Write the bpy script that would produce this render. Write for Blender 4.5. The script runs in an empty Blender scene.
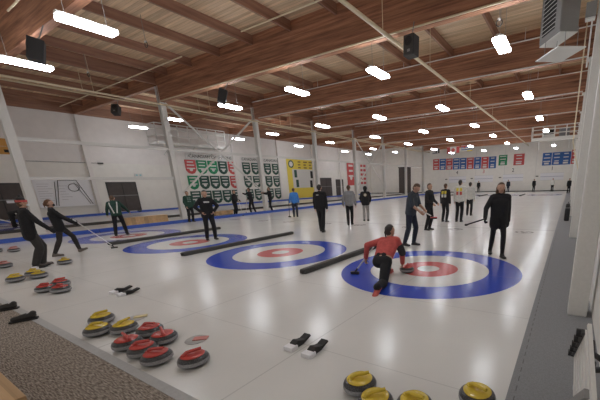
import bpy, bmesh, math, random
from mathutils import Vector as V, Matrix as M, Quaternion as Q
random.seed(7)
PI = math.pi
C = bpy.context.scene.collection

# ------------------------------------------------------------------ materials
def nodes(name):
    m = bpy.data.materials.new(name); m.use_nodes = True
    n = m.node_tree.nodes; l = m.node_tree.links
    return m, n, l, n['Principled BSDF']
MATS = {}
def plain(name, col, rough=.6, metal=0, noise=.08, scale=30, bump=0):
    if name in MATS: return MATS[name]
    m, n, l, b = nodes(name)
    b.inputs['Roughness'].default_value = rough; b.inputs['Metallic'].default_value = metal
    t = n.new('ShaderNodeTexNoise'); t.inputs['Scale'].default_value = scale; t.inputs['Detail'].default_value = 3
    tc = n.new('ShaderNodeTexCoord'); l.new(tc.outputs['Object'], t.inputs['Vector'])
    r = n.new('ShaderNodeValToRGB')
    r.color_ramp.elements[0].position = .3; r.color_ramp.elements[1].position = .7
    r.color_ramp.elements[0].color = [c*(1-noise) for c in col]+[1]
    r.color_ramp.elements[1].color = [min(1, c*(1+noise)) for c in col]+[1]
    l.new(t.outputs['Fac'], r.inputs['Fac']); l.new(r.outputs['Color'], b.inputs['Base Color'])
    if bump:
        bp = n.new('ShaderNodeBump'); bp.inputs['Strength'].default_value = bump; bp.inputs['Distance'].default_value = .01
        l.new(t.outputs['Fac'], bp.inputs['Height']); l.new(bp.outputs['Normal'], b.inputs['Normal'])
    MATS[name] = m
    return m
def wood(name, dark, light, axis, board, rough=.55, stretch=14, groove=.35):
    """boards of width `board` running along `axis` ('X' or 'Y'), seams across the other horizontal axis or z"""
    m, n, l, b = nodes(name); b.inputs['Roughness'].default_value = rough
    tc = n.new('ShaderNodeTexCoord'); mp = n.new('ShaderNodeMapping')
    s = {'X': (1, stretch, stretch), 'Y': (stretch, 1, stretch)}[axis]
    mp.inputs['Scale'].default_value = s; l.new(tc.outputs['Object'], mp.inputs['Vector'])
    t = n.new('ShaderNodeTexNoise'); t.inputs['Scale'].default_value = .55; t.inputs['Detail'].default_value = 6; t.inputs['Roughness'].default_value = .65
    l.new(mp.outputs['Vector'], t.inputs['Vector'])
    r = n.new('ShaderNodeValToRGB'); r.color_ramp.elements[0].position = .3; r.color_ramp.elements[1].position = .72
    r.color_ramp.elements[0].color = dark+(1,); r.color_ramp.elements[1].color = light+(1,)
    l.new(t.outputs['Fac'], r.inputs['Fac'])
    sx = n.new('ShaderNodeSeparateXYZ'); l.new(tc.outputs['Object'], sx.inputs[0])
    def mth(op, a, v=None):
        k = n.new('ShaderNodeMath'); k.operation = op
        l.new(a, k.inputs[0])
        if v is not None:
            if isinstance(v, (int, float)): k.inputs[1].default_value = v
            else: l.new(v, k.inputs[1])
        return k.outputs[0]
    co = sx.outputs['Z'] if groove < 0 else sx.outputs['Y' if axis == 'X' else 'X']
    q = mth('DIVIDE', co, board); f = mth('FRACT', q); fl = mth('FLOOR', q)
    g = mth('GREATER_THAN', f, .09)
    wn = n.new('ShaderNodeTexWhiteNoise'); wn.noise_dimensions = '1D'; l.new(fl, wn.inputs['W'])
    var = mth('ADD', mth('MULTIPLY', wn.outputs['Value'], .36), .8)
    gg = mth('ADD', mth('MULTIPLY', g, abs(groove)), 1-abs(groove))
    fac = mth('MULTIPLY', var, gg)
    mix = n.new('ShaderNodeVectorMath'); mix.operation = 'SCALE'
    l.new(r.outputs['Color'], mix.inputs[0]); l.new(fac, mix.inputs['Scale'])
    l.new(mix.outputs[0], b.inputs['Base Color'])
    return m
def emis(name, col, s):
    m, n, l, b = nodes(name)
    b.inputs['Base Color'].default_value = (.8, .8, .8, 1)
    b.inputs['Emission Color'].default_value = col+(1,); b.inputs['Emission Strength'].default_value = s
    return m

def ice_material():
    m, n, l, b = nodes('painted_ice')
    tc = n.new('ShaderNodeTexCoord'); sp = n.new('ShaderNodeSeparateXYZ'); l.new(tc.outputs['Object'], sp.inputs[0])
    def k(op, a, c=None, d=None):
        q = n.new('ShaderNodeMath'); q.operation = op
        for i, v in enumerate((a, c, d)):
            if v is None: continue
            if isinstance(v, (int, float)): q.inputs[i].default_value = v
            else: l.new(v, q.inputs[i])
        return q.outputs[0]
    X, Y = sp.outputs['X'], sp.outputs['Y']
    sx = k('SUBTRACT', k('MODULO', k('ADD', X, 2.2+4.4*20), 4.4), 2.2)
    def rad(x, y): return k('SQRT', k('ADD', k('MULTIPLY', x, x), k('MULTIPLY', y, y)))
    Yf = k('SUBTRACT', Y, 34.75)
    R = k('MINIMUM', rad(sx, Y), rad(sx, Yf))
    def band(v, a, c): return k('MULTIPLY', k('GREATER_THAN', v, a), k('LESS_THAN', v, c))
    def near(v, a, w): return k('LESS_THAN', k('ABSOLUTE', k('SUBTRACT', v, a)), w)
    noi = n.new('ShaderNodeTexNoise'); noi.inputs['Scale'].default_value = .9; noi.inputs['Detail'].default_value = 4
    l.new(tc.outputs['Object'], noi.inputs['Vector'])
    rb = n.new('ShaderNodeValToRGB'); rb.color_ramp.elements[0].position = .3; rb.color_ramp.elements[1].position = .75
    rb.color_ramp.elements[0].color = (.70, .695, .672, 1); rb.color_ramp.elements[1].color = (.765, .76, .735, 1)
    l.new(noi.outputs['Fac'], rb.inputs['Fac'])
    cur = rb.outputs['Color']
    def over(mask, col, a=1):
        nonlocal cur
        mx = n.new('ShaderNodeMix'); mx.data_type = 'RGBA'
        l.new(k('MULTIPLY', mask, a), mx.inputs['Factor'])
        l.new(cur, mx.inputs['A']); mx.inputs['B'].default_value = col+(1,)
        cur = mx.outputs['Result']
    over(band(R, 1.22, 1.829), (.040, .085, .52))
    over(band(R, .23, .61), (.58, .105, .105))
    grey = (.25, .25, .25)
    over(near(sx, 0, .008), grey, .30)
    over(k('GREATER_THAN', k('ABSOLUTE', sx), 2.188), grey, .30)
    ys = None
    for a, w in ((0, .007), (-1.829, .008), (34.75, .007), (36.58, .008), (-3.66, .006)):
        over(near(Y, a, w), grey, .26)
    for a in (6.40, 28.35): over(near(Y, a, .05), (.3, .3, .3), .45)
    # small grey club emblems frozen into the ice before the hog line
    ex = k('DIVIDE', k('SUBTRACT', k('ABSOLUTE', sx), 1.22), .30); ey = k('DIVIDE', k('SUBTRACT', Y, 5.75), .26)
    er = rad(ex, ey)
    n2 = n.new('ShaderNodeTexNoise'); n2.inputs['Scale'].default_value = 7; l.new(tc.outputs['Object'], n2.inputs['Vector'])
    over(k('MULTIPLY', k('LESS_THAN', er, 1), k('GREATER_THAN', n2.outputs['Fac'], .5)), (.2, .19, .18), .7)
    over(band(er, .85, 1.0), (.2, .19, .18), .6)
    l.new(cur, b.inputs['Base Color'])
    b.inputs['Roughness'].default_value = .19
    b.inputs['Specular IOR Level'].default_value = .28
    pb = n.new('ShaderNodeTexNoise'); pb.inputs['Scale'].default_value = 22; pb.inputs['Detail'].default_value = 2
    l.new(tc.outputs['Object'], pb.inputs['Vector'])
    bp = n.new('ShaderNodeBump'); bp.inputs['Strength'].default_value = .06; bp.inputs['Distance'].default_value = .02
    l.new(pb.outputs['Fac'], bp.inputs['Height']); l.new(bp.outputs['Normal'], b.inputs['Normal'])
    return m

def carpet_material():
    m, n, l, b = nodes('streaked_carpet'); b.inputs['Roughness'].default_value = .95
    tc = n.new('ShaderNodeTexCoord'); mp = n.new('ShaderNodeMapping'); mp.inputs['Scale'].default_value = (16, 105, 1)
    l.new(tc.outputs['Object'], mp.inputs['Vector'])
    t = n.new('ShaderNodeTexNoise'); t.inputs['Scale'].default_value = 1; t.inputs['Detail'].default_value = 3
    l.new(mp.outputs['Vector'], t.inputs['Vector'])
    r = n.new('ShaderNodeValToRGB'); r.color_ramp.elements[0].position = .36; r.color_ramp.elements[1].position = .66
    r.color_ramp.elements[0].color = (.115, .09, .07, 1); r.color_ramp.elements[1].color = (.44, .385, .33, 1)
    l.new(t.outputs['Fac'], r.inputs['Fac']); l.new(r.outputs['Color'], b.inputs['Base Color'])
    bp = n.new('ShaderNodeBump'); bp.inputs['Strength'].default_value = .5; bp.inputs['Distance'].default_value = .01
    l.new(t.outputs['Fac'], bp.inputs['Height']); l.new(bp.outputs['Normal'], b.inputs['Normal'])
    return m

ICE = ice_material(); CARPET = carpet_material()
DECK = wood('deck_boards', (.50, .335, .20), (.78, .60, .40), 'X', .14)
BEAM = wood('laminated_beam', (.17, .066, .038), (.54, .265, .15), 'X', .1, stretch=18, groove=-.25)
JOIST = wood('joist_wood', (.21, .100, .068), (.40, .22, .145), 'Y', .3, groove=.05)
TIMBER = wood('pale_timber', (.50, .31, .15), (.66, .45, .25), 'X', .2, groove=.1)
WHITE = plain('white_wall', (.84, .82, .775), .75, noise=.03, scale=2)
UPPER = plain('grey_upper_wall', (.82, .785, .765), .8, noise=.03, scale=2)
STEEL = plain('white_painted_steel', (.72, .71, .68), .5, noise=.03)
PIPE = plain('cream_pipe', (.70, .60, .42), .5, noise=.04)
GREYC = plain('grey_walkway_carpet', (.27, .275, .285), .95, noise=.12, scale=90, bump=.3)
EDGE = plain('grey_rubber_edging', (.42, .42, .42), .7, noise=.05)
BLACK = plain('black_plastic', (.018, .018, .02), .5)
RUBBER = plain('black_rubber', (.022, .021, .021), .7)
FOAM = plain('dark_grey_foam', (.07, .068, .065), .85, noise=.15)
BLUEP = plain('blue_bumper', (.045, .11, .47), .5)
GRANITE = plain('speckled_granite', (.052, .052, .056), .3, noise=.95, scale=110)
BAND = plain('worn_granite_band', (.30, .30, .31), .7, noise=.3, scale=90)
YEL = plain('yellow_plastic', (.68, .50, .055), .25)
REDP = plain('red_plastic', (.52, .070, .06), .25)
SALMON = plain('faded_red_plastic', (.50, .20, .18), .4)
GREYM = plain('grey_sheet_metal', (.25, .25, .245), .5, noise=.03)
PALEM = plain('pale_sheet_metal', (.70, .70, .68), .5, noise=.03)
DARK = plain('dark_brown_panel', (.085, .070, .066), .6, noise=.1, scale=4)
GLASSY = plain('dark_window_glass', (.10, .10, .105), .15)
LENS = emis('lit_diffuser', (.94, .975, 1.03), 21.5)
PAPER = plain('white_board', (.84, .84, .87), .5, noise=.03)
RED = plain('banner_red', (.58, .10, .10), .8); GREEN = plain('banner_green', (.03, .26, .12), .8)
DGREEN = plain('banner_dark_green', (.035, .09, .07), .8); BLUE = plain('banner_blue', (.05, .14, .40), .8)
YELLOW = plain('banner_yellow', (.78, .62, .10), .8); ORANGE = plain('orange_panel', (.62, .31, .07), .6)
INK = plain('black_ink', (.02, .02, .02), .8); OFFW = plain('off_white_print', (.70, .69, .67), .8)
GREYINK = plain('grey_print', (.22, .22, .24), .8)

# ------------------------------------------------------------------ mesh helpers
class MB:
    def __init__(s): s.bm = bmesh.new()
    def box(s, c, size, rot=None, bevel=0):
        mat = M.Translation(c)
        if rot is not None: mat = mat @ (rot if isinstance(rot, M) else M.Rotation(rot, 4, 'Z'))
        r = bmesh.ops.create_cube(s.bm, size=1, matrix=mat @ M.Diagonal((*size, 1)))
        if bevel:
            es = list({e for v in r['verts'] for e in v.link_edges})
            bmesh.ops.bevel(s.bm, geom=es, offset=bevel, segments=2, affect='EDGES', profile=.6)
        return s
    def b2(s, a, b, bevel=0):
        return s.box([(p+q)/2 for p, q in zip(a, b)], [abs(q-p) for p, q in zip(a, b)], bevel=bevel)
    def ring(s, c, ax, r, seg, ex=None):
        ax = V(ax).normalized(); u = ax.orthogonal().normalized() if ex is None else ex; w = ax.cross(u)
        return [s.bm.verts.new(V(c)+u*(r*math.cos(2*PI*i/seg))+w*(r*math.sin(2*PI*i/seg))) for i in range(seg)]
    def skin(s, rings, cap=True):
        for a, b in zip(rings, rings[1:]):
            k = len(a)
            for i in range(k): s.bm.faces.new((a[i], a[(i+1) % k], b[(i+1) % k], b[i]))
        if cap:
            s.bm.faces.new(list(reversed(rings[0]))); s.bm.faces.new(rings[-1])
        return s
    def cyl(s, a, b, r, r2=None, seg=12):
        a, b = V(a), V(b); d = b-a; u = d.orthogonal().normalized()
        return s.skin([s.ring(a, d, r, seg, u), s.ring(b, d, r if r2 is None else r2, seg, u)])
    def tube(s, pts, r, seg=8):
        pts = [V(p) for p in pts]; rings = []; u = None
        for i, p in enumerate(pts):
            d = (pts[min(i+1, len(pts)-1)]-pts[max(i-1, 0)]).normalized()
            u = d.orthogonal().normalized() if u is None else (u-d*u.dot(d)).normalized()
            rr = r[i] if isinstance(r, (list, tuple)) else r
            rings.append(s.ring(p, d, rr, seg, u))
        return s.skin(rings)
    def lathe(s, prof, seg=32, c=(0, 0, 0)):
        rings = [[s.bm.verts.new((c[0]+r*math.cos(2*PI*i/seg), c[1]+r*math.sin(2*PI*i/seg), c[2]+z)) for i in range(seg)] for r, z in prof]
        return s.skin(rings)
    def capsule(s, a, b, ra, rb, seg=14, hemi=5):
        a, b = V(a), V(b); d = b-a
        d = V((0, 0, 1)) if d.length < 1e-6 else d.normalized(); u = d.orthogonal().normalized(); rings = []
        for j in range(1, hemi+1):
            t = PI/2*(1-j/hemi); rings.append(s.ring(a-d*(ra*math.sin(t)), d, max(ra*math.cos(t), ra*.02), seg, u))
        for j in range(0, hemi):
            t = PI/2*(j/hemi); rings.append(s.ring(b+d*(rb*math.sin(t)), d, max(rb*math.cos(t), rb*.02), seg, u))
        # poles
        top = s.bm.verts.new(b+d*rb); bot = s.bm.verts.new(a-d*ra); k = seg
        s.skin(rings, cap=False)
        for i in range(k):
            s.bm.faces.new((rings[-1][i], rings[-1][(i+1) % k], top)); s.bm.faces.new((rings[0][(i+1) % k], rings[0][i], bot))
        return s
    def quad(s, pts, thick=None, n=None):
        """prism: polygon pts extruded by vector n"""
        n = V(n); a = [s.bm.verts.new(V(p)) for p in pts]; b = [s.bm.verts.new(V(p)+n) for p in pts]
        s.skin([a, b]); return s
    def build(s, name, mat, parent=None, loc=None, smooth=False):
        bmesh.ops.recalc_face_normals(s.bm, faces=s.bm.faces[:])
        me = bpy.data.meshes.new(name); s.bm.to_mesh(me); s.bm.free()
        if smooth:
            me.polygons.foreach_set('use_smooth', [True]*len(me.polygons))
            try: me.set_sharp_from_angle(angle=math.radians(40))
            except Exception: pass
        me.materials.append(mat)
        o = bpy.data.objects.new(name, me); C.objects.link(o)
        if parent is not None: o.parent = parent
        if loc is not None: o.location = loc
        return o
def tag(o, label, cat, group=None):
    o['label'] = label; o['category'] = cat
    if group: o['group'] = group
    return o
def empty(name, loc, label, cat, rz=0, group=None):
    o = bpy.data.objects.new(name, None); o.empty_display_size = .1; C.objects.link(o)
    o.location = loc; o.rotation_euler = (0, 0, rz)
    return tag(o, label, cat, group)
def copy_tree(o, parent=None):
    c = o.copy(); C.objects.link(c)
    if parent is not None: c.parent = parent
    for ch in list(o.children): copy_tree(ch, c)
    return c
def struct(o):
    o['kind'] = 'structure'; return o
def text_mesh(name, body, size, mat, parent, loc, rot, extrude=.004, align='CENTER'):
    cu = bpy.data.curves.new(name, 'FONT'); cu.body = body; cu.size = size; cu.extrude = extrude
    cu.align_x = align; cu.align_y = 'CENTER'; cu.resolution_u = 2
    t = bpy.data.objects.new(name, cu); C.objects.link(t)
    bpy.context.view_layer.update()
    me = bpy.data.meshes.new_from_object(t.evaluated_get(bpy.context.evaluated_depsgraph_get()))
    bpy.data.objects.remove(t); bpy.data.curves.remove(cu)
    me.materials.clear(); me.materials.append(mat)
    o = bpy.data.objects.new(name, me); C.objects.link(o); o.parent = parent; o.location = loc; o.rotation_euler = rot
    return o
ORD = ['first', 'second', 'third', 'fourth', 'fifth', 'sixth', 'seventh', 'eighth', 'ninth', 'tenth', 'eleventh', 'twelfth']

EXPO = 0.46
# ------------------------------------------------------------------ people
SKIN = plain('skin', (.50, .30, .21), .55, noise=.04); HAIRB = plain('brown_hair', (.10, .055, .03), .6, noise=.3)
HAIRK = plain('black_hair', (.025, .02, .018), .6, noise=.3)
def cloth(n, c): return plain('cloth_'+n, c, .9, noise=.12, scale=18)
KBLACK = cloth('black', (.013, .013, .015)); CHAR = cloth('charcoal', (.040, .037, .036)); NAVY = cloth('navy', (.022, .028, .045))
SLATE = cloth('slate', (.045, .055, .068)); REDC = cloth('red', (.52, .095, .085)); GRNC = cloth('green', (.020, .058, .042))
WHITEC = cloth('white', (.60, .59, .56)); GREYCL = cloth('grey', (.24, .24, .25)); BLUEC = cloth('blue', (.05, .20, .56))
YELC = cloth('yellow', (.68, .55, .07)); LGREY = cloth('light_grey', (.33, .32, .31)); PATG = cloth('pale_green', (.20, .27, .24))
SHOE = plain('shoe_black', (.018, .018, .018), .6); SHOEG = plain('shoe_grey', (.13, .11, .10), .7); SHOER = plain('shoe_red', (.55, .12, .10), .6)
EYE = plain('eye_dark', (.02, .015, .012), .3); MOUTH = plain('lip', (.36, .13, .11), .5); SOLE = plain('shoe_sole', (.5, .48, .46), .7)

def blob(name, prims, vox, mat, parent, floor=None, smooth=2):
    mb = MB()
    for a, b, ra, rb in prims: mb.capsule(a, b, ra, rb)
    bmesh.ops.recalc_face_normals(mb.bm, faces=mb.bm.faces[:])
    me = bpy.data.meshes.new(name+'_raw'); mb.bm.to_mesh(me); mb.bm.free()
    t = bpy.data.objects.new(name, me); C.objects.link(t)
    md = t.modifiers.new('r', 'REMESH'); md.mode = 'VOXEL'; md.voxel_size = vox; md.adaptivity = 0
    sm = t.modifiers.new('s', 'SMOOTH'); sm.factor = .5; sm.iterations = smooth
    bpy.context.view_layer.update()
    out = bpy.data.meshes.new_from_object(t.evaluated_get(bpy.context.evaluated_depsgraph_get()))
    bpy.data.objects.remove(t); bpy.data.meshes.remove(me)
    if floor is not None:
        for v in out.vertices:
            if v.co.z < floor: v.co.z = floor
    out.polygons.foreach_set('use_smooth', [True]*len(out.polygons))
    out.materials.clear(); out.materials.append(mat); out.name = name
    o = bpy.data.objects.new(name, out); C.objects.link(o); o.parent = parent
    return o
def ik(a, t, l1, l2, pole):
    a, t, pole = V(a), V(t), V(pole); d = t-a; L = d.length
    if L > (l1+l2)*.995: t = a+d.normalized()*((l1+l2)*.995); d = t-a; L = d.length
    u = d.normalized(); x = (l1*l1-l2*l2+L*L)/(2*L); h = math.sqrt(max(l1*l1-x*x, 0))
    p = pole-u*pole.dot(u)
    p = p.normalized() if p.length > 1e-5 else u.orthogonal().normalized()
    return a+u*x+p*h, t

def person(x, y, head_deg, label, group=None, H=1.72, feet=((-.10, .02), (.10, -.02)), pelvis=(0, 0, .93), lean=(0, .03), twist=0,
           hands=((-.24, .05, .78), (.24, .05, .78)), look=(0, 0), top=None, top_mat=None, bottom_mat=None, shoes=None, hair='short', hair_mat=None,
           sleeves='long', vox=.016, foot_dir=(8, -8), coat=0, grip=(.5, .5), hat=None, face=True, stripes=None, knees=((-.05, 1, 0), (.05, 1, 0)), elbows=((-.6, -.8, -.2), (.6, -.8, -.2)), toes=(0, 0), mask=None, ankles=None, waist=0., legs_o=.017, glove=None):
    """x right, y forward, z up in the person's own frame; head_deg is the facing angle counted from +X"""
    k = H/1.75
    root = empty('person', (x, y, 0), label, 'person', math.radians(head_deg-90), group)
    S = lambda p: V(p)*k
    P = S(pelvis); T = V((lean[0], lean[1], 1)).normalized(); rx = V((math.cos(twist), math.sin(twist), 0)); rx = (rx-T*rx.dot(T)).normalized()
    fw = T.cross(rx)*-1; fw = rx.cross(T)*-1 if fw.y < 0 else fw
    fwd = T.cross(rx)
    legs = []; feetp = []
    hipx = V((1, 0, 0))
    for i, s in enumerate((-1, 1)):
        hp = P+hipx*(s*.088*k)
        ank = S(ankles[i]) if ankles and ankles[i] else S((feet[i][0], feet[i][1]-.05, .085 if len(feet[i]) < 3 else feet[i][2]+.085))
        kn, ank = ik(hp, ank, .435*k, .43*k, knees[i])
        legs.append((hp, kn, ank))
    ch = P+T*(.36*k); sh = P+T*(.475*k); nk = P+T*(.535*k)
    arms = []
    for i, s in enumerate((-1, 1)):
        so = sh+rx*(s*.175*k)
        el, wr = ik(so, S(hands[i]), .285*k, .26*k, elbows[i])
        arms.append((so, el, wr))
    # head frame
    ya, pi_ = math.radians(look[0]), math.radians(look[1])
    hf = (fwd*math.cos(ya)-rx*math.sin(ya)); hf.z = 0; hf = hf.normalized()
    hu = V((0, 0, 1))*.7+T*.3; hu.normalize(); hf = (hf-hu*hf.dot(hu)).normalized()
    hr = hf.cross(hu)
    rotp = M.Rotation(pi_, 3, hr); hf = rotp @ hf; hu = rotp @ hu
    hc = nk+T*(.02*k)+hu*(.125*k)+hf*(.02*k)
    hp_ = lambda r, f, u: hc+hr*(r*k)+hf*(f*k)+hu*(u*k)
    pr = []
    def cap(a, b, ra, rb): pr.append((a, b, ra*k, rb*k))
    # torso + legs + arms: one continuous surface
    def torso(o=0., full=True, lo=0):
        q = []
        a0, a1 = P+rx*(-.075*k), P+rx*(.075*k)
        c0, c1 = ch+rx*(-.085*k), ch+rx*(.085*k)
        q.append((a0, a1, (.105+o)*k, (.105+o)*k)); q.append((a0, c0, (.10+o)*k, (.105+o)*k)); q.append((a1, c1, (.10+o)*k, (.105+o)*k))
        q.append((P, ch, (.11+o)*k, (.115+o)*k)); q.append((sh+rx*(-.145*k), sh+rx*(.145*k), (.062+o)*k, (.062+o)*k)); q.append((c0, c1, (.105+o)*k, (.105+o)*k))
        q.append((ch+fwd*(.012*k), ch+fwd*(.012*k)+rx*(.001), (.11+o)*k, (.11+o)*k))
        return q
    def armp(o, i, upto=1.):
        so, el, wr = arms[i]; q = [(so, el, (.053+o)*k, (.043+o)*k)]
        if upto > .5: q.append((el, el+(wr-el)*min(1, upto), (.042+o)*k, (.031+o*.9)*k))
        return q
    def legp(o, i):
        hp, kn, an = legs[i]; return [(hp, kn, (.082+o)*k, (.056+o)*k), (kn, kn+(an-kn)*.35, (.056+o)*k, (.056+o)*k), (kn+(an-kn)*.35, an, (.056+o)*k, (.040+o)*k)]
    pr += torso() + armp(0, 0) + armp(0, 1) + legp(0, 0) + legp(0, 1)
    cap(nk-T*(.03*k), hp_(0, -.02, -.05), .052, .050)
    cap(hp_(0, -.018, .02), hp_(0, -.01, .035), .088, .086); cap(hp_(0, .022, -.055), hp_(0, .018, 0), .056, .074); cap(hp_(0, .04, -.085), hp_(0, .035, -.06), .032, .042)
    cap(hp_(0, .088, -.03), hp_(0, .080, .0), .013, .009); cap(hp_(-.03, .068, .022), hp_(.03, .068, .022), .018, .018)
    for s in (-1, 1): cap(hp_(s*.080, -.01, -.03), hp_(s*.084, -.015, .01), .012, .015)
    # hands with five fingers
    n_arm = len(pr)
    n_hand = []
    for i, s in enumerate((-1, 1)):
        n_hand.append(len(pr))
        so, el, wr = arms[i]; d = (wr-el).normalized()
        nrm = V((-s, 0, 0)); nrm = (nrm-d*nrm.dot(d)); nrm = nrm.normalized() if nrm.length > .05 else d.orthogonal().normalized()
        sd = d.cross(nrm)*(-s)
        if sd.y < 0 and abs(d.z) > .5: sd = -sd
        for j in (-1, 0, 1): cap(wr+d*(.015*k)+sd*(j*.016*k), wr+d*(.085*k)+sd*(j*.024*k), .019, .015)
        g = grip[i]
        for j, Lf in enumerate((.068, .078, .074, .058)):
            b0 = wr+d*(.092*k)+sd*((1.5-j)*.0195*k)
            a1 = .5*g+.1; a2 = 1.9*g+.3
            m0 = b0+(d*math.cos(a1)+nrm*math.sin(a1))*(Lf*.55*k); e0 = m0+(d*math.cos(a2)+nrm*math.sin(a2))*(Lf*.5*k)
            cap(b0, m0, .0095, .009); cap(m0, e0, .009, .0075)
        t0 = wr+d*(.03*k)+sd*(.026*k); t1 = t0+(d*.6+sd*.7+nrm*.3).normalized()*(.042*k); t2 = t1+(d*.85+sd*.15+nrm*(.2+.5*g)).normalized()*(.034*k)
        cap(t0, t1, .013, .0105); cap(t1, t2, .0105, .0085)
    if glove is not None: 
        for q0, q1 in ((n_hand[0], n_hand[1]), (n_hand[1], len(pr))): blob('glove', [(a, b, ra+.005, rb+.005) for a, b, ra, rb in pr[q0:q1]], .012, glove, root, smooth=1)
    blob('body', pr, min(vox, .0125) if vox < .02 else vox*.8, SKIN, root, smooth=1)
    # trousers
    tq = [(P+rx*(-.075*k), P+rx*(.075*k), .122*k, .122*k), (P+T*((.07+waist*.4)*k)+rx*(-.05*k), P+T*((.07+waist*.4)*k)+rx*(.05*k), .122*k, .122*k)]
    blob('trousers', tq+legp(legs_o, 0)+legp(legs_o, 1), vox, bottom_mat, root)
    # top
    o = .020
    if waist:
        c0, c1 = ch+rx*(-.085*k), ch+rx*(.085*k); wq = P+T*(waist*k)
        jq = [(wq+rx*(-.07*k), wq+rx*(.07*k), .122*k, .122*k), (wq, ch, .13*k, .135*k)]+torso(o)[4:]+[(wq+rx*(-.07*k), c0, .12*k, .125*k), (wq+rx*(.07*k), c1, .12*k, .125*k)]
    else: jq = torso(o)
    if coat:
        for s in (-1, 1): jq.append((P+rx*(s*.075*k), P+rx*(s*.085*k)+V((0, 0, -coat*k)), .128*k, .125*k))
    for i in (0, 1): jq += armp(o*.85, i, 1. if sleeves == 'long' else 0.)
    jq.append((nk-T*(.06*k), nk-T*(.0*k), .075*k, .066*k))
    blob(top or 'jacket', jq, vox, top_mat, root)
    # shoes
    for i in (0, 1):
        hp, kn, an = legs[i]; a = math.radians(foot_dir[i]); fd = V((-math.sin(a), math.cos(a), 0))
        tp = math.radians(toes[i]); fv = fd*math.cos(tp)+V((0, 0, 1))*math.sin(tp); dn = fd*math.sin(tp)-V((0, 0, 1))*math.cos(tp)
        h0 = an+dn*(.052*k)-fv*(.03*k); t0 = an+dn*(.056*k)+fv*(.16*k); sidev = fv.cross(dn)
        q = [(an+dn*(-.01*k), h0, .05*k, .042*k), (h0, t0, .044*k, .036*k), (h0+sidev*(.012*k), t0+sidev*(.018*k)-fv*(.02*k), .038*k, .033*k), (h0-sidev*(.012*k), t0-sidev*(.018*k)-fv*(.02*k), .038*k, .033*k), (an+dn*(.01*k), t0-fv*(.06*k), .045*k, .04*k)]
        so = blob('shoe', q, vox*.8, shoes or SHOE, root, floor=(.012 if toes[i] == 0 else .004))
        if toes[i] == 0:
            mb = MB(); mb.box(h0+fv*(.085*k)+V((0, 0, .007-h0.z-fv.z)), (.085*k, .27*k, .012), a, bevel=.004)
            mb.build('sole', SOLE if shoes is None or shoes is SHOE else shoes, so)
    # hair / hat / face
    hm = hair_mat or HAIRB
    if hat != 'hood':
        q = [(hp_(0, -.026, .035), hp_(0, -.014, .048), .089*k, .083*k), (hp_(0, -.045, -.03), hp_(0, -.038, .03), .064*k, .076*k)]
        if hair == 'pony': q += [(hp_(0, -.105, .03), hp_(0, -.13, -.02), .024*k, .022*k), (hp_(0, -.13, -.02), hp_(0, -.125, -.11), .022*k, .010*k)]
        if hair == 'long': q += [(hp_(s*.06, -.035, 0), hp_(s*.075, -.05, -.16), .045*k, .035*k) for s in (-1, 1)] + [(hp_(0, -.07, 0), hp_(0, -.085, -.18), .055*k, .05*k)]
        blob('hair', q, vox*.8, hm, root)
    if hat == 'beanie':
        hq = blob('beanie', [(hp_(0, -.02, .055), hp_(0, -.02, .075), .098*k, .085*k)], vox*.8, CHAR, root)
        mb = MB(); mb.skin([mb.ring(hp_(0, -.015, .026+j*.05), hu, .104*k, 20) for j in (0, .5, 1)]); mb.build('red_band', REDC, hq, smooth=True)
        blob('pompom', [(hp_(0, -.02, .165), hp_(0, -.02, .175), .03*k, .03*k)], .01, CHAR, hq)
    if hat == 'hood':
        blob('hood', [(hp_(0, -.03, .02), hp_(0, -.02, .04), .107*k, .105*k), (hp_(0, -.06, -.06), hp_(0, -.05, 0), .085*k, .095*k)], vox*.8, top_mat, root)
    if face:
        for s in (-1, 1):
            mb = MB(); mb.capsule(hp_(s*.030, .078, .003), hp_(s*.031, .080, .003), .010*k, .009*k, 8, 3); mb.build('eye', EYE, root, smooth=True)
        mb = MB(); mb.capsule(hp_(-.02, .078, -.062), hp_(.02, .078, -.062), .007*k, .007*k, 8, 3); mb.build('mouth', MOUTH, root, smooth=True)
    if mask is not None:
        blob('face_mask', [(hp_(-.02, .065, -.05), hp_(.02, .065, -.05), .040*k, .040*k)], .01, mask, root)
    if stripes == 'v':
        for s in (-1, 1):
            mb = MB(); mb.tube([sh+rx*(s*.13*k)-fwd*(.075*k), ch+rx*(s*.12*k)-fwd*(.118*k), P+rx*(s*.05*k)-fwd*(.128*k)], [.022*k]*3, 8); mb.build('jacket_stripe', WHITEC, root)
    if stripes == 'chest' or stripes == 'patch':
        mb = MB(); f = 1
        mb.box(ch+fwd*(.128*k)+T*(.05*k), (.17*k, .02, .05*k), math.atan2(rx.y, rx.x)); mb.build('chest_print', WHITEC, root)
    if stripes == 'roundel':
        mb = MB(); cc = ch-fwd*(.128*k)+T*(.02*k); mb.cyl(cc, cc-fwd*.012, .075*k, seg=20); r1 = mb.build('back_emblem', plain('tan_print', (.42, .36, .25), .8), root)
        mb = MB(); mb.cyl(cc-fwd*.011, cc-fwd*.016, .045*k, seg=20); mb.build('emblem_centre', WHITEC, r1)
    if stripes == 'blocks':
        for s, m_ in ((-1, YELC), (1, YELC)):
            for z in (-.10, .05):
                mb = MB(); mb.box(ch+fwd*(-.128*k)+rx*(s*.072*k)+T*(z*k), (.085*k, .035, .13*k), math.atan2(rx.y, rx.x)); mb.build('jersey_block', m_ if z > 0 else (WHITEC if top_mat is not WHITEC else REDC), root)
    if stripes == 'pattern':
        for s in (-1, 1):
            for z in (-.12, -.02, .07):
                mb = MB(); mb.box(ch+fwd*(.125*k)+rx*(s*.05*k)+T*(z*k), (.07*k, .025, .05*k), math.atan2(rx.y, rx.x)+s*.1); mb.build('jacket_print', PATG, root)
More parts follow.
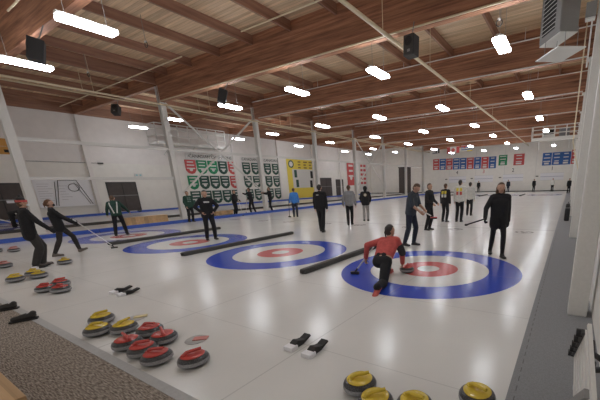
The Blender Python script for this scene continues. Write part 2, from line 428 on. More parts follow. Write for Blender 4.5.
    if stripes == 'rightsleeve':
        so, el, wr = arms[1]; d = el-so
        blob('dark_sleeve_panel', [(so+d*.45, el, .078*k, .070*k)], vox, CHAR, root)
    if stripes == 'label':
        mb = MB(); mb.box(ch-fwd*(.128*k)+rx*(-.06*k)+T*(.07*k), (.09*k, .015, .025*k), math.atan2(rx.y, rx.x)); mb.build('back_label', WHITEC, root)
    root['_w'] = 0; del root['_w']
    mw = M.Translation((x, y, 0)) @ M.Rotation(math.radians(head_deg-90), 4, 'Z')
    return root, mw, arms, hc

def broom(p_head, p_top, label, handle_mat=None, head_mat=None, group=None, rz=0, name='curling_broom'):
    """curling broom: brush head flat on p_head (on the ice), handle to p_top"""
    a, b = V(p_head), V(p_top)
    root = empty(name, a, label, 'broom', 0, group)
    d = (b-a); h = V((0, 0, .045))
    mb = MB(); mb.cyl(h, d, .0135, seg=10); ha = mb.build('handle', handle_mat or STEEL, root, smooth=True)
    mb = MB(); mb.cyl(d*.985, d, .016, seg=10); mb.build('end_cap', RUBBER, ha)
    mb = MB(); mb.box((0, 0, .042), (.18, .065, .026), rz, bevel=.008); hd = mb.build('brush_head', head_mat or BLACK, root)
    mb = MB(); mb.box((0, 0, .0155), (.17, .055, .029), rz, bevel=.006); mb.build('brush_pad', RUBBER, hd)
    mb = MB(); mb.cyl(h-V((0, 0, .01)), h+d.normalized()*.09, .022, .017, seg=10); mb.build('ferrule', BLACK, hd)
    return root
# ------------------------------------------------------------------ the hall
BY = [-1.2+6.5*i for i in range(8)]
XL, XR, XW, YF = -18.8, 2.85, -30.9, 47.5
def sbox(name, a, b, mat, bevel=0):
    c = [(p+q)/2 for p, q in zip(a, b)]
    mb = MB(); mb.box((0, 0, 0), [abs(q-p) for p, q in zip(a, b)], bevel=bevel)
    return struct(mb.build(name, mat, loc=c))
def floor_at(name, a, b, mat, origin=(0, 0, 0)):
    mb = MB(); mb.b2([p-o for p, o in zip(a, origin)], [p-o for p, o in zip(b, origin)])
    return struct(mb.build(name, mat, loc=origin))
floor_at('floor', (-16.0, -4.825, -.1), (2.14, 46.0, 0), ICE)
floor_at('floor_left_ice', (-29.5, -4.8, -.1), (-20.65, 46.0, 0), ICE, (-22.8-.0, 0, 0))
floor_at('floor_right_walkway', (2.14, -9, -.1), (2.95, 47.5, .004), GREYC)
floor_at('floor_left_walkway', (-20.65, -9, -.1), (-16.0, 47.5, .002), plain('pale_concrete', (.62, .61, .60), .6, noise=.05, scale=3))
floor_at('floor_wall_walkway', (-31, -9, -.1), (-29.5, 47.5, .002), plain('pale_concrete', (.6, .6, .6)))
floor_at('floor_far_walkway', (-29.5, 46.0, -.1), (2.14, 47.5, .003), GREYC)
floor_at('floor_carpet', (-16.0, -9, -.1), (2.14, -4.915, .006), CARPET)
sbox('trim_carpet_edge', (-16.0, -4.915, -.1), (2.14, -4.825, .010), EDGE, .003)
mb = MB()
for i in range(70): mb.box((2.20, -4.7+i*.16, .0046), (.008, .08, .002))
st = struct(mb.build('trim_walkway_seam', plain('seam_thread', (.15, .15, .155), .9)))
sbox('ceiling', (-31.1, -9, 8.2), (3.1, 47.7, 8.32), DECK)
sbox('wall_left', (XW-.2, -9, 0), (XW, 47.7, 4.05), WHITE)
sbox('wall_left_upper', (XW-.2, -9, 4.05), (XW-.012, 47.7, 8.2), UPPER)
sbox('wall_far', (XW, YF, 0), (3.1, YF+.2, 8.2), WHITE)
sbox('wall_right', (XR, -9, 0), (XR+.2, 47.5, 8.2), WHITE)
sbox('baseboard_left', (XW, -6, 0), (XW+.03, 47.5, .10), BLACK)
sbox('baseboard_far', (XW+.05, YF-.03, 0), (2.8, YF, .10), BLACK)
for i, x in enumerate((-26.4, -22, -17.6, -13.2, -8.8, -4.4, 0)):
    sbox('trim_wall_seam', (x-2.25, YF-.02, .1), (x-2.17, YF, 7.6), STEEL)
for i, y in enumerate(BY):
    o = sbox('roof_beam', (XL+.02, y-.12, 6.68), (2.84, y+.12, 8.2), BEAM)
    o = sbox('roof_beam', (XW, y-.10, 7.52), (XL-.02, y+.10, 8.2), BEAM)
    # H-section frame column
    mb = MB(); mb.box((0, 0, 3.76), (.012, .26, 7.52)); mb.box((-.13, 0, 3.76), (.02, .30, 7.52)); mb.box((.13, 0, 3.76), (.02, .30, 7.52))
    mb.box((0, 0, 6.60), (.44, .40, .06)); mb.box((0, 0, .02), (.40, .40, .04))
    struct(mb.build('frame_column', STEEL, loc=(XL, y, 0)))
    mb = MB(); mb.box((.11, 0, 3.75), (.22, .26, 7.5))
    if i < 7: struct(mb.build('wall_pilaster', UPPER, loc=(XW, y, 0)))
    # right-hand columns
    mb = MB(); mb.box((0, 0, 3.32), (.22, .24, 6.64), bevel=.02); mb.box((-.02, 0, 6.60), (.36, .34, .08))
    struct(mb.build('wall_column', STEEL, loc=(2.68, y-.15, 0)))
    if i < 7:
        struct(MB().box((0, 0, 0), (.10, 6.2, .16)).build('frame_rail', STEEL, loc=(XL+.05, y+3.25, 4.12)))
        if i == 0: struct(MB().box((0, 0, 0), (.10, 6.2, .14)).build('frame_rail', STEEL, loc=(XL+.05, y+3.25, 2.45)))
for i in (1, 4):
    y0, y1 = BY[i], BY[i+1]
    for a, b in (((y0+.2, 6.7), (y1-.2, 1.5)), ((y1-.2, 6.7), (y0+.2, 1.5))):
        mb = MB(); mb.cyl((XL, a[0], a[1]), (XL, b[0], b[1]), .06, seg=8); struct(mb.build('cross_brace', STEEL))
# joists between the beams
JX = [-17.45+2.33*i for i in range(9)]
for i in range(-1, 6):
    y0 = BY[i]+.12 if i >= 0 else -7.6; y1 = BY[i+1]-.12
    for x in JX: sbox('ceiling_joist', (x-.045, y0, 7.84), (x+.045, y1, 8.2), JOIST)
    if i < 4:
        for x in (-28.9, -26.6, -24.3, -22.0, -19.7): sbox('ceiling_joist', (x-.045, y0-.02, 7.84), (x+.045, y1+.02, 8.2), JOIST)
sbox('trim_wall_plate', (XW, -8, 7.53), (XW+.12, 47.4, 8.2), JOIST)
sbox('trim_centre_plate', (XL-.05, -1, 7.6), (XL+.05, 47.4, 8.2), JOIST)

# pipes and conduits under the roof
def pipe(name, pts, r, mat, label, group=None, hang=()):
    mb = MB(); mb.tube(pts, r, 10); o = mb.build(name, mat, smooth=True); tag(o, label, 'pipe', group)
    for h in hang:
        c = MB(); c.cyl(h, (h[0], h[1], 8.2), .012, seg=6); c.build('hanger_rod', mat, o)
    return o
pipe('gas_pipe', [(-3.4, -5.9, 6.5), (-3.4, 47, 6.5)], .062, PIPE, 'long thick cream pipe running down the hall over the sheet dividers', hang=[(-3.4, y, 6.5) for y in (4.4, 8.5, 15, 21.5, 28)])
pipe('sprinkler_pipe', [(-18.35, -6, 6.5), (-18.35, 46, 6.5)], .045, PIPE, 'cream pipe running beside the tops of the white columns, ice side', 'pipes along the column tops', hang=[(-18.35, y, 6.5) for y in (2, 8, 15)])
pipe('sprinkler_pipe', [(-19.5, -6, 6.62), (-19.5, 46, 6.62)], .045, PIPE, 'cream pipe running behind the tops of the white columns', 'pipes along the column tops', hang=[(-19.5, y, 6.62) for y in (2, 8, 15)])
pipe('conduit', [(-28.8, 3.9, 7.55), (-13.4, 3.7, 7.55)], .025, PIPE, 'thin pale conduit crossing under joists between first two beams at left', 'conduits across the bays')
pipe('conduit', [(-9.2, 3.62, 7.55), (2.7, 3.62, 7.55)], .025, PIPE, 'thin pale conduit crossing under joists between first two beams at right', 'conduits across the bays')
pipe('conduit', [(-14.0, -1.45, 7.5), (-10, -1.47, 7.5)], .03, PIPE, 'short white conduit with bracket on front of the nearest beam', 'conduits across the bays')
for i in range(2, 7):
    pipe('conduit', [(-18.2, BY[i]-.55, 7.7), (2.7, BY[i]-.55, 7.7)], .025, STEEL, 'thin white conduit running along the %s roof beam from the camera' % ORD[i], 'conduits along the roof beams', hang=[(x, BY[i]-.55, 7.7) for x in (-12, -6, 0)])
    pipe('conduit', [(-18.2, BY[i]-.152, 6.72), (2.5, BY[i]-.152, 6.72)], .028, STEEL, 'white conduit fixed at the lower edge of the %s roof beam' % ORD[i], 'conduits along the roof beams')
pipe('conduit', [(-18.6, BY[1]-.152, 6.72), (2.5, BY[1]-.152, 6.72)], .03, PIPE, 'cream conduit fixed at the lower edge of the second roof beam', 'conduits along the roof beams')
pipe('drop_conduit', [(2.35, 8, 8.1), (2.35, 8, 3.0), (2.85, 8, 1.2)], .02, PIPE, 'thin vertical conduit dropping beside right wall columns')

# lights
def light(x, y, z, label, ln=1.2):
    r = empty('ceiling_light', (x, y, z), label, 'light', 0, 'strip lights over the ice')
    mb = MB(); w = .19
    pts = [(-.11, 0, .03), (-.06, 0, .09), (.06, 0, .09), (.11, 0, .03)]
    mb.quad([(p[0], -ln/2, p[2]) for p in pts], n=(0, ln, 0)); mb.build('housing', STEEL, r)
    mb = MB(); mb.box((0, 0, -.025), (.38, ln-.04, .11), bevel=.04); mb.build('diffuser', LENS, r, smooth=True)
    for s in (-1, 1):
        mb = MB(); mb.tube([(0, s*.42, .09), (0, s*.42, 1.6)], .006, 6); mb.build('hanger_wire', GREYM, r)
    return r
SH = ['rightmost sheet', 'second sheet from the right', 'third sheet from the right', 'fourth sheet from the right']
for j, y in enumerate((-1.55, 5.75, 13.0, 20.2, 27.1, 34.9, 42.0)):
    for s, x in enumerate((.1, -4.4, -8.6, -13.3)):
        light(x, y, 5.85, 'lit strip light above the %s, %s row from the camera' % (SH[s], ORD[j]))
for j, y in enumerate((8.0, 17.0, 25.6, 35.3, 42.0)):
    for s, x in enumerate((-22.75, -27.8)):
        light(x, y, 6.65, 'lit strip light beyond the white columns, %s row, %s' % (ORD[j], ('nearer the columns', 'nearer the back wall')[s]))

# hanging loudspeakers
def speaker(p, rz, tilt, label):
    r = empty('loudspeaker', p, label, 'speaker', rz, 'loudspeakers hung from the beams'); r.rotation_euler = (tilt, 0, rz)
    mb = MB(); mb.box((0, 0, 0), (.46, .42, .70), bevel=.02); mb.build('cabinet', BLACK, r)
    mb = MB(); mb.box((0, -.212, 0), (.41, .02, .69), bevel=.008); g = mb.build('grille', FOAM, r)
    mb = MB(); mb.lathe([(.15, 0), (.16, .012), (.12, .01), (.04, -.004), (.035, .012), (.001, .018)], 24); w = mb.build('woofer', BLACK, r, smooth=True); w.location = (0, -.223, .12); w.rotation_euler = (PI/2, 0, 0)
    mb = MB(); mb.box((.02, -.226, -.20), (.12, .012, .09), bevel=.004); mb.build('horn_plate', GREYM, r)
    mb = MB(); mb.box((0, .05, .38), (.22, .05, .07)); mb.cyl((0, .05, .38), (0, .16, .90), .02, seg=8); mb.build('bracket', GREYM, r)
    r.scale = (.86,)*3
    return r
speaker((-12.04, -1.62, 5.94), -.35, -.22, 'black loudspeaker on the nearest beam, between the two left strip lights')
speaker((-23.65, 5.0, 6.86), .7, -.45, 'small black loudspeaker beyond the white columns, left of the first tall one')
speaker((-12.75, 4.98, 6.08), -.6, -.3, 'black loudspeaker right above a strip light at the left of second beam')
speaker((-2.66, 4.98, 6.12), -.12, -.06, 'black loudspeaker hung beside the thick cream pipe')

# unit heater and its deflector
h = empty('unit_heater', (1.55, 7.43, 6.2), 'grey louvred unit heater hung under the roof at upper right', 'heater', math.atan2(-1.0, .67))
mb = MB(); mb.box((0, 0, .75), (1.20, .58, 1.5), bevel=.015); mb.build('casing', GREYM, h)
mb = MB()
for a, b in (((-.58, -.31, .06), (-.46, -.28, 1.46)), ((.30, -.31, .06), (.58, -.28, 1.46)), ((-.46, -.31, .06), (.30, -.28, .2)), ((-.46, -.31, 1.36), (.30, -.28, 1.46))): mb.b2(a, b)
mb.build('louvre_frame', GREYM, h)
mb = MB(); mb.b2((-.46, -.296, .2), (.30, -.29, 1.36)); mb.build('dark_core', INK, h)
for i in range(9):
    mb = MB(); mb.box((-.08, -.305, .27+i*.125), (.76, .05, .012), M.Rotation(.5, 4, 'X')); mb.build('louvre', PALEM, h)
mb = MB(); mb.b2((-.60, -.29, -.02), (.60, .29, 0)); mb.build('base_pan', PALEM, h)
for x in (-.5, .5):
    mb = MB(); mb.cyl((x, 0, 1.5), (x, 0, 2.0), .012, seg=6); mb.build('hanger_rod', GREYM, h)
h = empty('heater_deflector', (1.68, 6.92, 5.6), 'flat white deflector panel hung below the grey unit heater', 'panel', math.atan2(-1.0, .70))
mb = MB(); mb.box((0, 0, 0), (1.22, .92, .035), bevel=.008); mb.build('plate', PALEM, h)
for x in (-.55, .55):
    for y in (-.2, .2):
        mb = MB(); mb.cyl((x, y, .01), (x*.95, y, .57), .010, seg=6); mb.build('hanger_rod', GREYM, h)
jb = empty('junction_box', (2.42, 5.02, 5.9), 'grey electrical box with conduit high beside the right wall columns', 'box')
MB().box((0, 0, 0), (.24, .22, .34), bevel=.01).build('cover', GREYM, jb); MB().box((0, 0, -.19), (.22, .18, .04)).build('base', PALEM, jb)
MB().cyl((.05, 0, -.2), (.05, 0, -1.3), .02, seg=8).build('conduit_stub', STEEL, jb)

def hook(x, y, z, label):
    r = empty('hanging_hook', (x, y, z), label, 'hook', 0, 'hooks hung from the roof')
    MB().tube([(.09*math.cos(t*PI/8), 0, .09*math.sin(t*PI/8)) for t in range(17)], .014, 8).build('ring', FOAM, r, smooth=True)
    MB().cyl((0, 0, .09), (0, 0, 8.2-z), .008, seg=6).build('chain', GREYM, r)
    MB().b2((-.05, -.03, .075), (.05, .03, .13)).build('clamp', PALEM, r)
hook(-.02, 5.75, 6.45, 'ring hook on a wire above the lit strip light nearest to heater')
hook(-12.4, 1.75, 7.2, 'small hook and clamp hanging between the first two beams')
hook(-18.2, 1.9, 7.2, 'small hook and clamp hanging over the left column pipes')
# ice furniture: dividers, bumpers, crates
def foam(x, y0, y1, label, grp='foam dividers between the sheets'):
    r = empty('sheet_divider', (x, y0, 0), label, 'divider', 0, grp)
    MB().box((0, (y1-y0)/2, .055), (.15, y1-y0, .11), bevel=.035).build('foam_bar', FOAM, r, smooth=True)
    MB().box((0, -.008, .055), (.10, .03, .08), bevel=.01).build('end_cap', RUBBER, r)
NM = ['first and second sheets', 'second and third sheets', 'third and fourth sheets']
for i, x in enumerate((-2.2, -6.62, -11.1)):
    foam(x, -1.44, 2.65, 'dark grey foam divider on the ice between the %s from the right' % NM[i])
for i, x in enumerate((-2.2, -6.6, -11.0)):
    foam(x, 32, 36.3, 'far foam divider near the end wall between the %s from the right' % NM[i])
def bumper(x, mat, w, hh, y0, y1, label):
    r = empty('ice_bumper', (x, y0, 0), label, 'bumper', 0, 'bumpers along the ice edges')
    n = 10; L = (y1-y0)/n
    for k in range(n): MB().box((0, (k+.5)*L, hh/2), (w, L-.03, hh), bevel=.015).build('board', mat, r)
bumper(-16.05, BLUEP, .12, .16, -5, 45, 'blue bumper board along the left edge of the near ice')
bumper(-20.6, FOAM, .12, .15, -5, 45, 'dark bumper along the ice beyond the white columns')
bumper(-29.6, BLUEP, .14, .17, -5, 45, 'blue bumper board at the foot of the back wall')
def crate(x, y, ln, hh, label, mat=TIMBER):
    r = empty('wooden_crate', (x, y, 0), label, 'crate', 0)
    MB().b2((-.25, 0, .03), (.25, ln, hh-.03)).build('box_body', mat, r)
    MB().b2((-.28, -.02, hh-.03), (.28, ln+.02, hh)).build('lid', mat, r)
    for y_ in (.1, ln-.1): MB().box((0, y_, .015), (.5, .1, .03)).build('skid', FOAM, r)
crate(-17.75, 1.72, 2.0, .42, 'long tan wooden crate behind the blue bumper, beside person in green')
crate(-18.3, 7.0, 1.3, .28, 'low tan wooden crate farther along the blue bumper')

# curling stones
def make_stone():
    r = empty('curling_stone', (0, 0, 0), '', 'curling stone')
    b = MB().lathe([(.001, .001), (.062, 0), (.075, .006), (.11, .012), (.135, .030), (.1455, .052), (.1455, .072), (.137, .094), (.118, .110), (.085, .117), (.001, .118)], 40).build('granite_body', GRANITE, r, smooth=True)
    MB().lathe([(.1448, .040), (.1472, .048), (.1475, .070), (.1448, .078)], 40).build('striking_band', BAND, b, smooth=True)
    MB().lathe([(.001, .112), (.108, .112), (.112, .117), (.104, .123), (.05, .126), (.001, .127)], 36).build('handle_cap', YEL, r, smooth=True)
    hd = MB().tube([(-.070, 0, .116), (-.066, 0, .138), (-.048, 0, .152), (-.015, 0, .158), (.04, 0, .161), (.085, 0, .165)], [.022, .019, .018, .017, .0165, .015], 12).build('handle', YEL, r, smooth=True)
    MB().cyl((-.075, 0, .124), (-.075, 0, .132), .028, seg=16).build('bolt_collar', YEL, hd, smooth=True)
    return r
proto = make_stone(); first = True
def recolor(o, mat):
    for ch in o.children_recursive:
        if ch.name.split('.')[0] in ('handle_cap', 'handle', 'bolt_collar'):
            ch.data = COL[mat][ch.name.split('.')[0]]
COL = {}
for nm, mt in (('y', YEL), ('r', REDP), ('s', SALMON)):
    COL[nm] = {}
    for ch in proto.children_recursive:
        b = ch.name.split('.')[0]
        if b in ('handle_cap', 'handle', 'bolt_collar'):
            d = ch.data.copy(); d.materials.clear(); d.materials.append(mt); COL[nm][b] = d
def stone(x, y, c, rz, label, group, sc=1.0):
    global first
    o = proto if first else copy_tree(proto); first = False
    o.location = (x, y, 0); o.rotation_euler = (0, 0, math.radians(rz)); o.scale = (sc, sc, sc); o['label'] = label
    if group: o['group'] = group
    recolor(o, c); return o
G1 = 'yellow and red stones gathered at the carpet edge'; G2 = 'stones parked farther left on the ice'; G3 = 'yellow stones at the bottom right'
stone(-3.06, -4.47, 'y', 70, 'yellow handled stone at back of the group of three by the grey edge', G1)
stone(-2.645, -4.655, 'y', 30, 'yellow handled stone touching the grey edge, front left of its group', G1)
stone(-2.41, -4.46, 'y', 100, 'yellow handled stone between the other yellow ones and the red stones', G1)
stone(-2, -4.35, 'r', 20, 'red handled stone farthest back among the five red ones', G1)
stone(-1.62, -4.38, 'r', 160, 'red handled stone at right back of the five red ones', G1)
stone(-1.865, -4.65, 'r', 175, 'red handled stone at front left of the five red ones', G1)
stone(-1.515, -4.645, 'r', 40, 'red handled stone in the middle front, between two red ones', G1)
stone(-1.195, -4.655, 'r', 30, 'red handled stone at front right of the five red ones', G1)
stone(-0.79, -4.5, 'r', 60, 'red handled stone standing alone right of the red group', G1)
stone(-7.8, -4.02, 'y', 20, 'yellow handled stone at back of the three far left yellow ones', G2)
stone(-7.5, -4.36, 'y', 50, 'yellow handled stone at left front of the three far left ones', G2)
stone(-7.42, -4.03, 'y', 10, 'yellow handled stone at right front of the three far left ones', G2)
stone(-5.88, -4.32, 'r', 30, 'red handled stone at left front of the far trio of red ones', G2)
stone(-5.54, -4.2, 'r', 10, 'red handled stone at right front of the far trio of red ones', G2)
stone(-6.06, -4.06, 'r', 60, 'red handled stone at back of the far trio of red ones', G2)
stone(-8.72, -3.24, 'y', 15, 'single yellow handled stone beside the foot of the striding woman', G2)
stone(-9.75, -4.08, 's', 30, 'faded red stone cut by the left edge, lower one', G2)
stone(-12.85, -3.28, 's', 80, 'faded red stone left of the man in a red headband', G2)
stone(-13.4, -3.55, 's', 20, 'faded stone at the left edge behind another faded one', G2)
stone(0.99, -4.06, 'y', 40, 'yellow handled stone leftmost of four along the bottom right', G3)
stone(1.235, -4.2, 'y', 40, 'yellow handled stone second of four along the bottom right', G3)
stone(1.53, -4.09, 'y', -10, 'yellow handled stone third of four, mostly cut by the bottom', G3)
stone(1.94, -3.76, 'y', -25, 'yellow handled stone nearest to the grey walkway', G3)
stone(-.29, -.44, 'r', 100, 'red handled stone under the hand of the crouching player', None, 1.0)
def ghost_disc(x, y, c, label, nm):  # made-up flat disc standing in for the ghost image of a stone
    r = empty('stone_ghost', (x, y, .0), label, 'ghost image', math.radians(nm), 'flat stand-ins for ghosted stones')
    MB().lathe([(.12, .001), (.125, .006), (.118, .011), (.001, .012)], 28).build('base_disc', plain('ghost_grey', (.44, .43, .42), .7), r, smooth=True)
    MB().box((.05, 0, .017), (.16, .09, .014), bevel=.005).build('colour_patch', c, r)
ghost_disc(-2.80, -4.17, plain('ghost_yellow', (.66, .56, .30), .7), 'flat faint grey and yellow stand-in for a ghosted stone behind the yellow stones', 60)
ghost_disc(-1.32, -4.17, plain('ghost_red', (.62, .25, .22), .7), 'flat faint grey and red stand-in for a ghosted stone behind the lone red stone', 40)

# hacks (starting blocks)
def hack(x, y, label):
    r = empty('curling_hack', (x, y, 0), label, 'hack', 0, 'starting blocks in the ice')
    p = [(0, -.10, 0), (0, -.10, .05), (0, -.05, .075), (0, .02, .05), (0, .06, .045), (0, .14, .07), (0, .15, .045), (0, .02, 0)]
    MB().quad([(-.045, a[1]+.03, a[2]+.006) for a in p], n=(.09, 0, 0)).build('rubber_grip', RUBBER, r)
    MB().box((0, -.10, .026), (.13, .10, .05), bevel=.008).build('white_base', PAPER, r)
hack(-.10, -3.72, 'black and white hack on the near ice, left one of its pair'); hack(.18, -3.74, 'black and white hack on the near ice, right one of its pair')
hack(-4.49, -3.70, 'black hack on the second sheet, left one of its pair'); hack(-4.20, -3.70, 'black hack on the second sheet, right one of its pair')
hack(-8.75, -3.68, 'black hack beside the shoe of the man in a red headband')

# shoes on the carpet edge
def shoe(x, y, rz, label):
    r = empty('shoe', (x, y, .010), label, 'shoe', rz, 'black shoes on the carpet edge')
    MB().box((0, 0, .012), (.095, .29, .024), bevel=.01).build('sole', RUBBER, r)
    b = MB(); b.capsule((0, .09, .040), (0, -.09, .055), .038, .046, 12, 4); b.capsule((0, -.08, .06), (0, -.105, .09), .043, .036, 12, 4)
    up = b.build('upper', plain('black_leather', (.022, .020, .019), .5), r, smooth=True)
    MB().box((0, .0, .088), (.05, .08, .012), M.Rotation(-.2, 4, 'X'), .004).build('laces', FOAM, up)
shoe(-4.21, -4.97, 2.75, 'black shoe lying on the grey edging, right of two'); shoe(-5.12, -4.97, 2.65, 'black shoe lying on the grey edging, left of two')

# bench corner at lower left
r = empty('bench', (-1.80, -5.90, .006), 'pale wooden bench corner at the lower left on the carpet', 'bench')
MB().b2((-1.3, -.25, .40), (1.16, .25, .44), bevel=.006).build('seat_board', TIMBER, r)
MB().b2((-1.25, .2, .32), (1.12, .23, .40)).build('apron', TIMBER, r)
for x in (-1.2, 1.08):
    MB().b2((x-.04, -.22, 0), (x+.04, .2, .40)).build('leg', TIMBER, r)

# white slatted rack along the right wall
r = empty('slatted_rack', (2.60, -3.3, 0), 'white slatted rack with grey straps leaning along the right wall', 'rack')
O = V((0, .14, .32)); U = V((0, -.56, -.09)); W = V((0, -.65, .50))
def rk(u, v): return O+U*u+W*v
for i in range(7):
    v = -.02+i*.19; a, b = rk(0, v), rk(2.1, v)
    MB().quad([a, b, b+W*.11, a+W*.07], n=(.02, 0, 0)).build('slat', STEEL, r)
for u, m_, w_, v1 in ((0, BLACK, .10, 1.0), (1.0, GREYM, .11, 1.12), (1.95, GREYM, .11, 1.12)):
    a, b = rk(u, -.03), rk(u, v1)
    MB().quad([a, b, b+U*w_, a+U*w_], n=(-.02, 0, 0)).build('strap', m_, r)
for i in range(5):
    p = rk(.05, .06+i*.22); MB().cyl(p+V((-.01, 0, 0)), p+V((-.045, 0, 0)), .028, seg=12).build('knob', BLACK, r, smooth=True)
for u in (.1, 1.9):
    p = rk(u, 0); MB().b2((p.x+.026, p.y-.03, .004), (p.x+.06, p.y+.03, p.z+.03)).build('foot', STEEL, r)
r = empty('wall_hook', (2.75, -3.9, .62), 'black bracket on the white rack at the right edge', 'bracket')
MB().box((0, 0, 0), (.05, .16, .12), bevel=.02).build('plate', BLACK, r); MB().tube([(-.02, .05, .02), (-.09, .10, .04), (-.10, .16, .10)], .02, 8).build('upper_hook', BLACK, r, smooth=True); MB().tube([(-.02, .03, -.02), (-.08, .10, -.08), (-.07, .17, -.06)], .02, 8).build('lower_hook', BLACK, r, smooth=True)
for i, (y, hh) in enumerate(((9.5, .55), (13.5, .45))):
    r = empty('sports_bag', (2.45, y, .004), 'black bag standing against the right wall, %s one' % ('nearer', 'farther')[i], 'bag', 0, 'bags along the right wall')
    MB().box((0, 0, hh/2), (.2, .36, hh), bevel=.06).build('bag_body', BLACK, r, smooth=True); MB().tube([(0, -.1, hh-.02), (0, -.07, hh+.09), (0, .07, hh+.09), (0, .1, hh-.02)], .014, 8).build('carry_strap', RUBBER, r)

# ------------------------------------------------------------------ things on the left (back) wall
def wallL(y0, y1, z0, z1, t, mat, name, label, cat, group=None, x=XW):
    r = empty(name, (x+.004, (y0+y1)/2, (z0+z1)/2), label, cat, 0, group)
    return r, (y1-y0), (z1-z0)
def onL(r, nm, y0, y1, z0, z1, d0, d1, mat):       # box on wall, local y/z, depth d0..d1 from wall
    return MB().b2((d0, y0, z0), (d1, y1, z1)).build(nm, mat, r)
r, w, hh = wallL(-.6, 1.39, 4.42, 5.42, 0, ORANGE, 'wooden_sign', 'orange wooden board high on the wall behind the nearest column', 'sign')
onL(r, 'board', -w/2, w/2, -hh/2, hh/2, 0, .05, ORANGE); onL(r, 'batten', -w/2, w/2, -.03, .03, .05, .07, TIMBER); onL(r, 'dark_mark', w/2-.35, w/2-.1, -.38, -.2, .05, .06, INK)
for i, (y0, y1, z0, z1, lab) in enumerate(((-2.2, 1.48, .12, 2.5, 'dark brown panelled window wall behind the man in a red headband'), (6.15, 8.2, .12, 2.5, 'dark brown double door behind the person in green'), (32.8, 35.4, .12, 2.85, 'dark window in back wall, right of the yellow banner'), (36.6, 38.5, .12, 2.6, 'narrow dark window in back wall beside a tall red banner'))):
    r, w, hh = wallL(y0, y1, z0, z1, 0, DARK, ('window_unit', 'double_door', 'window_unit', 'window_unit')[i], lab, ('window', 'door', 'window', 'window')[i])
    n = max(2, int(w/1.0)); st_ = w/n
    onL(r, 'frame', -w/2-.06, w/2+.06, -hh/2, hh/2+.06, 0, .03, FOAM)
    for k in range(n):
        p = onL(r, 'panel', -w/2+k*st_+.03, -w/2+(k+1)*st_-.03, -hh/2+.04, hh/2-.04, .03, .06, DARK)
    onL(r, 'rail', -w/2, w/2, .1, .16, .06, .08, GREYM)
for (y, z, sy, sz, lab) in ((.55, 1.35, .35, .25, 'upper'), (1.1, .75, .25, .2, 'lower')):
    r, w, hh = wallL(y-sy/2, y+sy/2, z-sz/2, z+sz/2, 0, PAPER, 'notice', 'small white notice on the dark brown panels, %s one' % lab, 'notice', 'notices on dark panels', x=XW+.062)
    onL(r, 'sheet_of_paper', -w/2, w/2, -hh/2, hh/2, 0, .01, PAPER)
# large white board with black diagram
r, w, hh = wallL(1.9, 5.1, .80, 2.85, 0, PAPER, 'whiteboard', 'white board with a black outlined lane diagram and circle', 'whiteboard')
onL(r, 'board', -w/2, w/2, -hh/2, hh/2, 0, .03, PAPER); onL(r, 'ledge', -w/2, w/2, -hh/2-.06, -hh/2, 0, .12, PALEM)
cy, cz = 3.5, 1.825
L_ = lambda y, z: (.045, y-cy, z-cz)
for a, b, m_ in (((3.24, 2.72), (2.92, .86), INK), ((3.05, 2.62), (2.80, .90), INK), ((3.24, 2.72), (4.28, 2.72), INK), ((4.28, 2.72), (4.95, .9), INK), ((4.12, 2.55), (4.82, .9), GREYINK)):
    MB().cyl(L_(*a), L_(*b), .021, seg=6).build('diagram_line', m_, r)
MB().tube([L_(4.05+.32*math.cos(t*PI/8), 2.18+.28*math.sin(t*PI/8)) for t in range(17)], .022, 6).build('diagram_circle', INK, r)
for k in range(9):
    z = 2.45-k*.17; MB().b2((.03, -1.45, z-cz), (.036, -1.45+random.uniform(.5, .95), z-cz+.02)).build('writing', plain('grey_marker', (.40, .38, .40), .8), r)
for k in range(6):
    z = 2.3-k*.2; y = 3.2-cy+.08*k*0; MB().b2((.03, y, z-cz), (.036, y+random.uniform(.3, .7), z-cz+.02)).build('writing', plain('grey_marker', (.4, .38, .4)), r)
r, w, hh = wallL(8.3, 8.9, 3.0, 3.25, 0, PAPER, 'light_switch_box', 'small pale box with blue lamps above the dark double door', 'box', x=XW)
onL(r, 'case', -w/2, w/2, -hh/2, hh/2, 0, .06, PALEM); onL(r, 'lamp', -.2, -.08, -.05, .05, .06, .08, plain('cyan', (.2, .6, .65), .5)); onL(r, 'lamp', .08, .2, -.05, .05, .06, .08, plain('cyan', (.2, .6, .65)))
r, w, hh = wallL(1.9, 6.1, 4.0, 4.06, 0, FOAM, 'cable', 'thin dark cable run along the back wall above the white board', 'cable')
MB().cyl((.03, -w/2, 0), (.03, w/2, 0), .02, seg=6).build('cable_run', GREYINK, r); MB().box((.04, w/2, 0), (.08, .35, .1)).build('cable_box', FOAM, r)

# championship pennants
def pennant(y, z, w, hh, mat, label, group, shield=True, spots=2):
    r = empty('pennant', (XW+.03, y, z), label, 'pennant', 0, group)
    p = [(0, -w/2, hh/2), (0, w/2, hh/2), (0, w/2, -hh*.22), (0, w*.3, -hh*.42), (0, 0, -hh/2), (0, -w*.3, -hh*.42), (0, -w/2, -hh*.22)] if shield else [(0, -w/2, hh/2), (0, w/2, hh/2), (0, w/2, -hh/2), (0, -w/2, -hh/2)]
    MB().quad(p, n=(.02, 0, 0)).build('cloth', mat, r)
    MB().cyl((.02, -w/2, hh/2), (.02, w/2, hh/2), .02, seg=6).build('hanging_rod', PALEM, r)
    for k in range(3):
        ww = w*random.uniform(.25, .40); MB().b2((.02, -ww, hh*(.30-.22*k)), (.026, ww, hh*(.38-.22*k))).build('printed_line', OFFW if mat is not OFFW else GREYINK, r)
    MB().cyl((.02, 0, -hh*.18), (.027, 0, -hh*.18), w*.16, seg=14).build('crest', OFFW if mat is not OFFW else RED, r)
cols = [[RED, GREEN, GREEN, DGREEN, RED], [GREEN, DGREEN, DGREEN, DGREEN, RED], [DGREEN]*5]
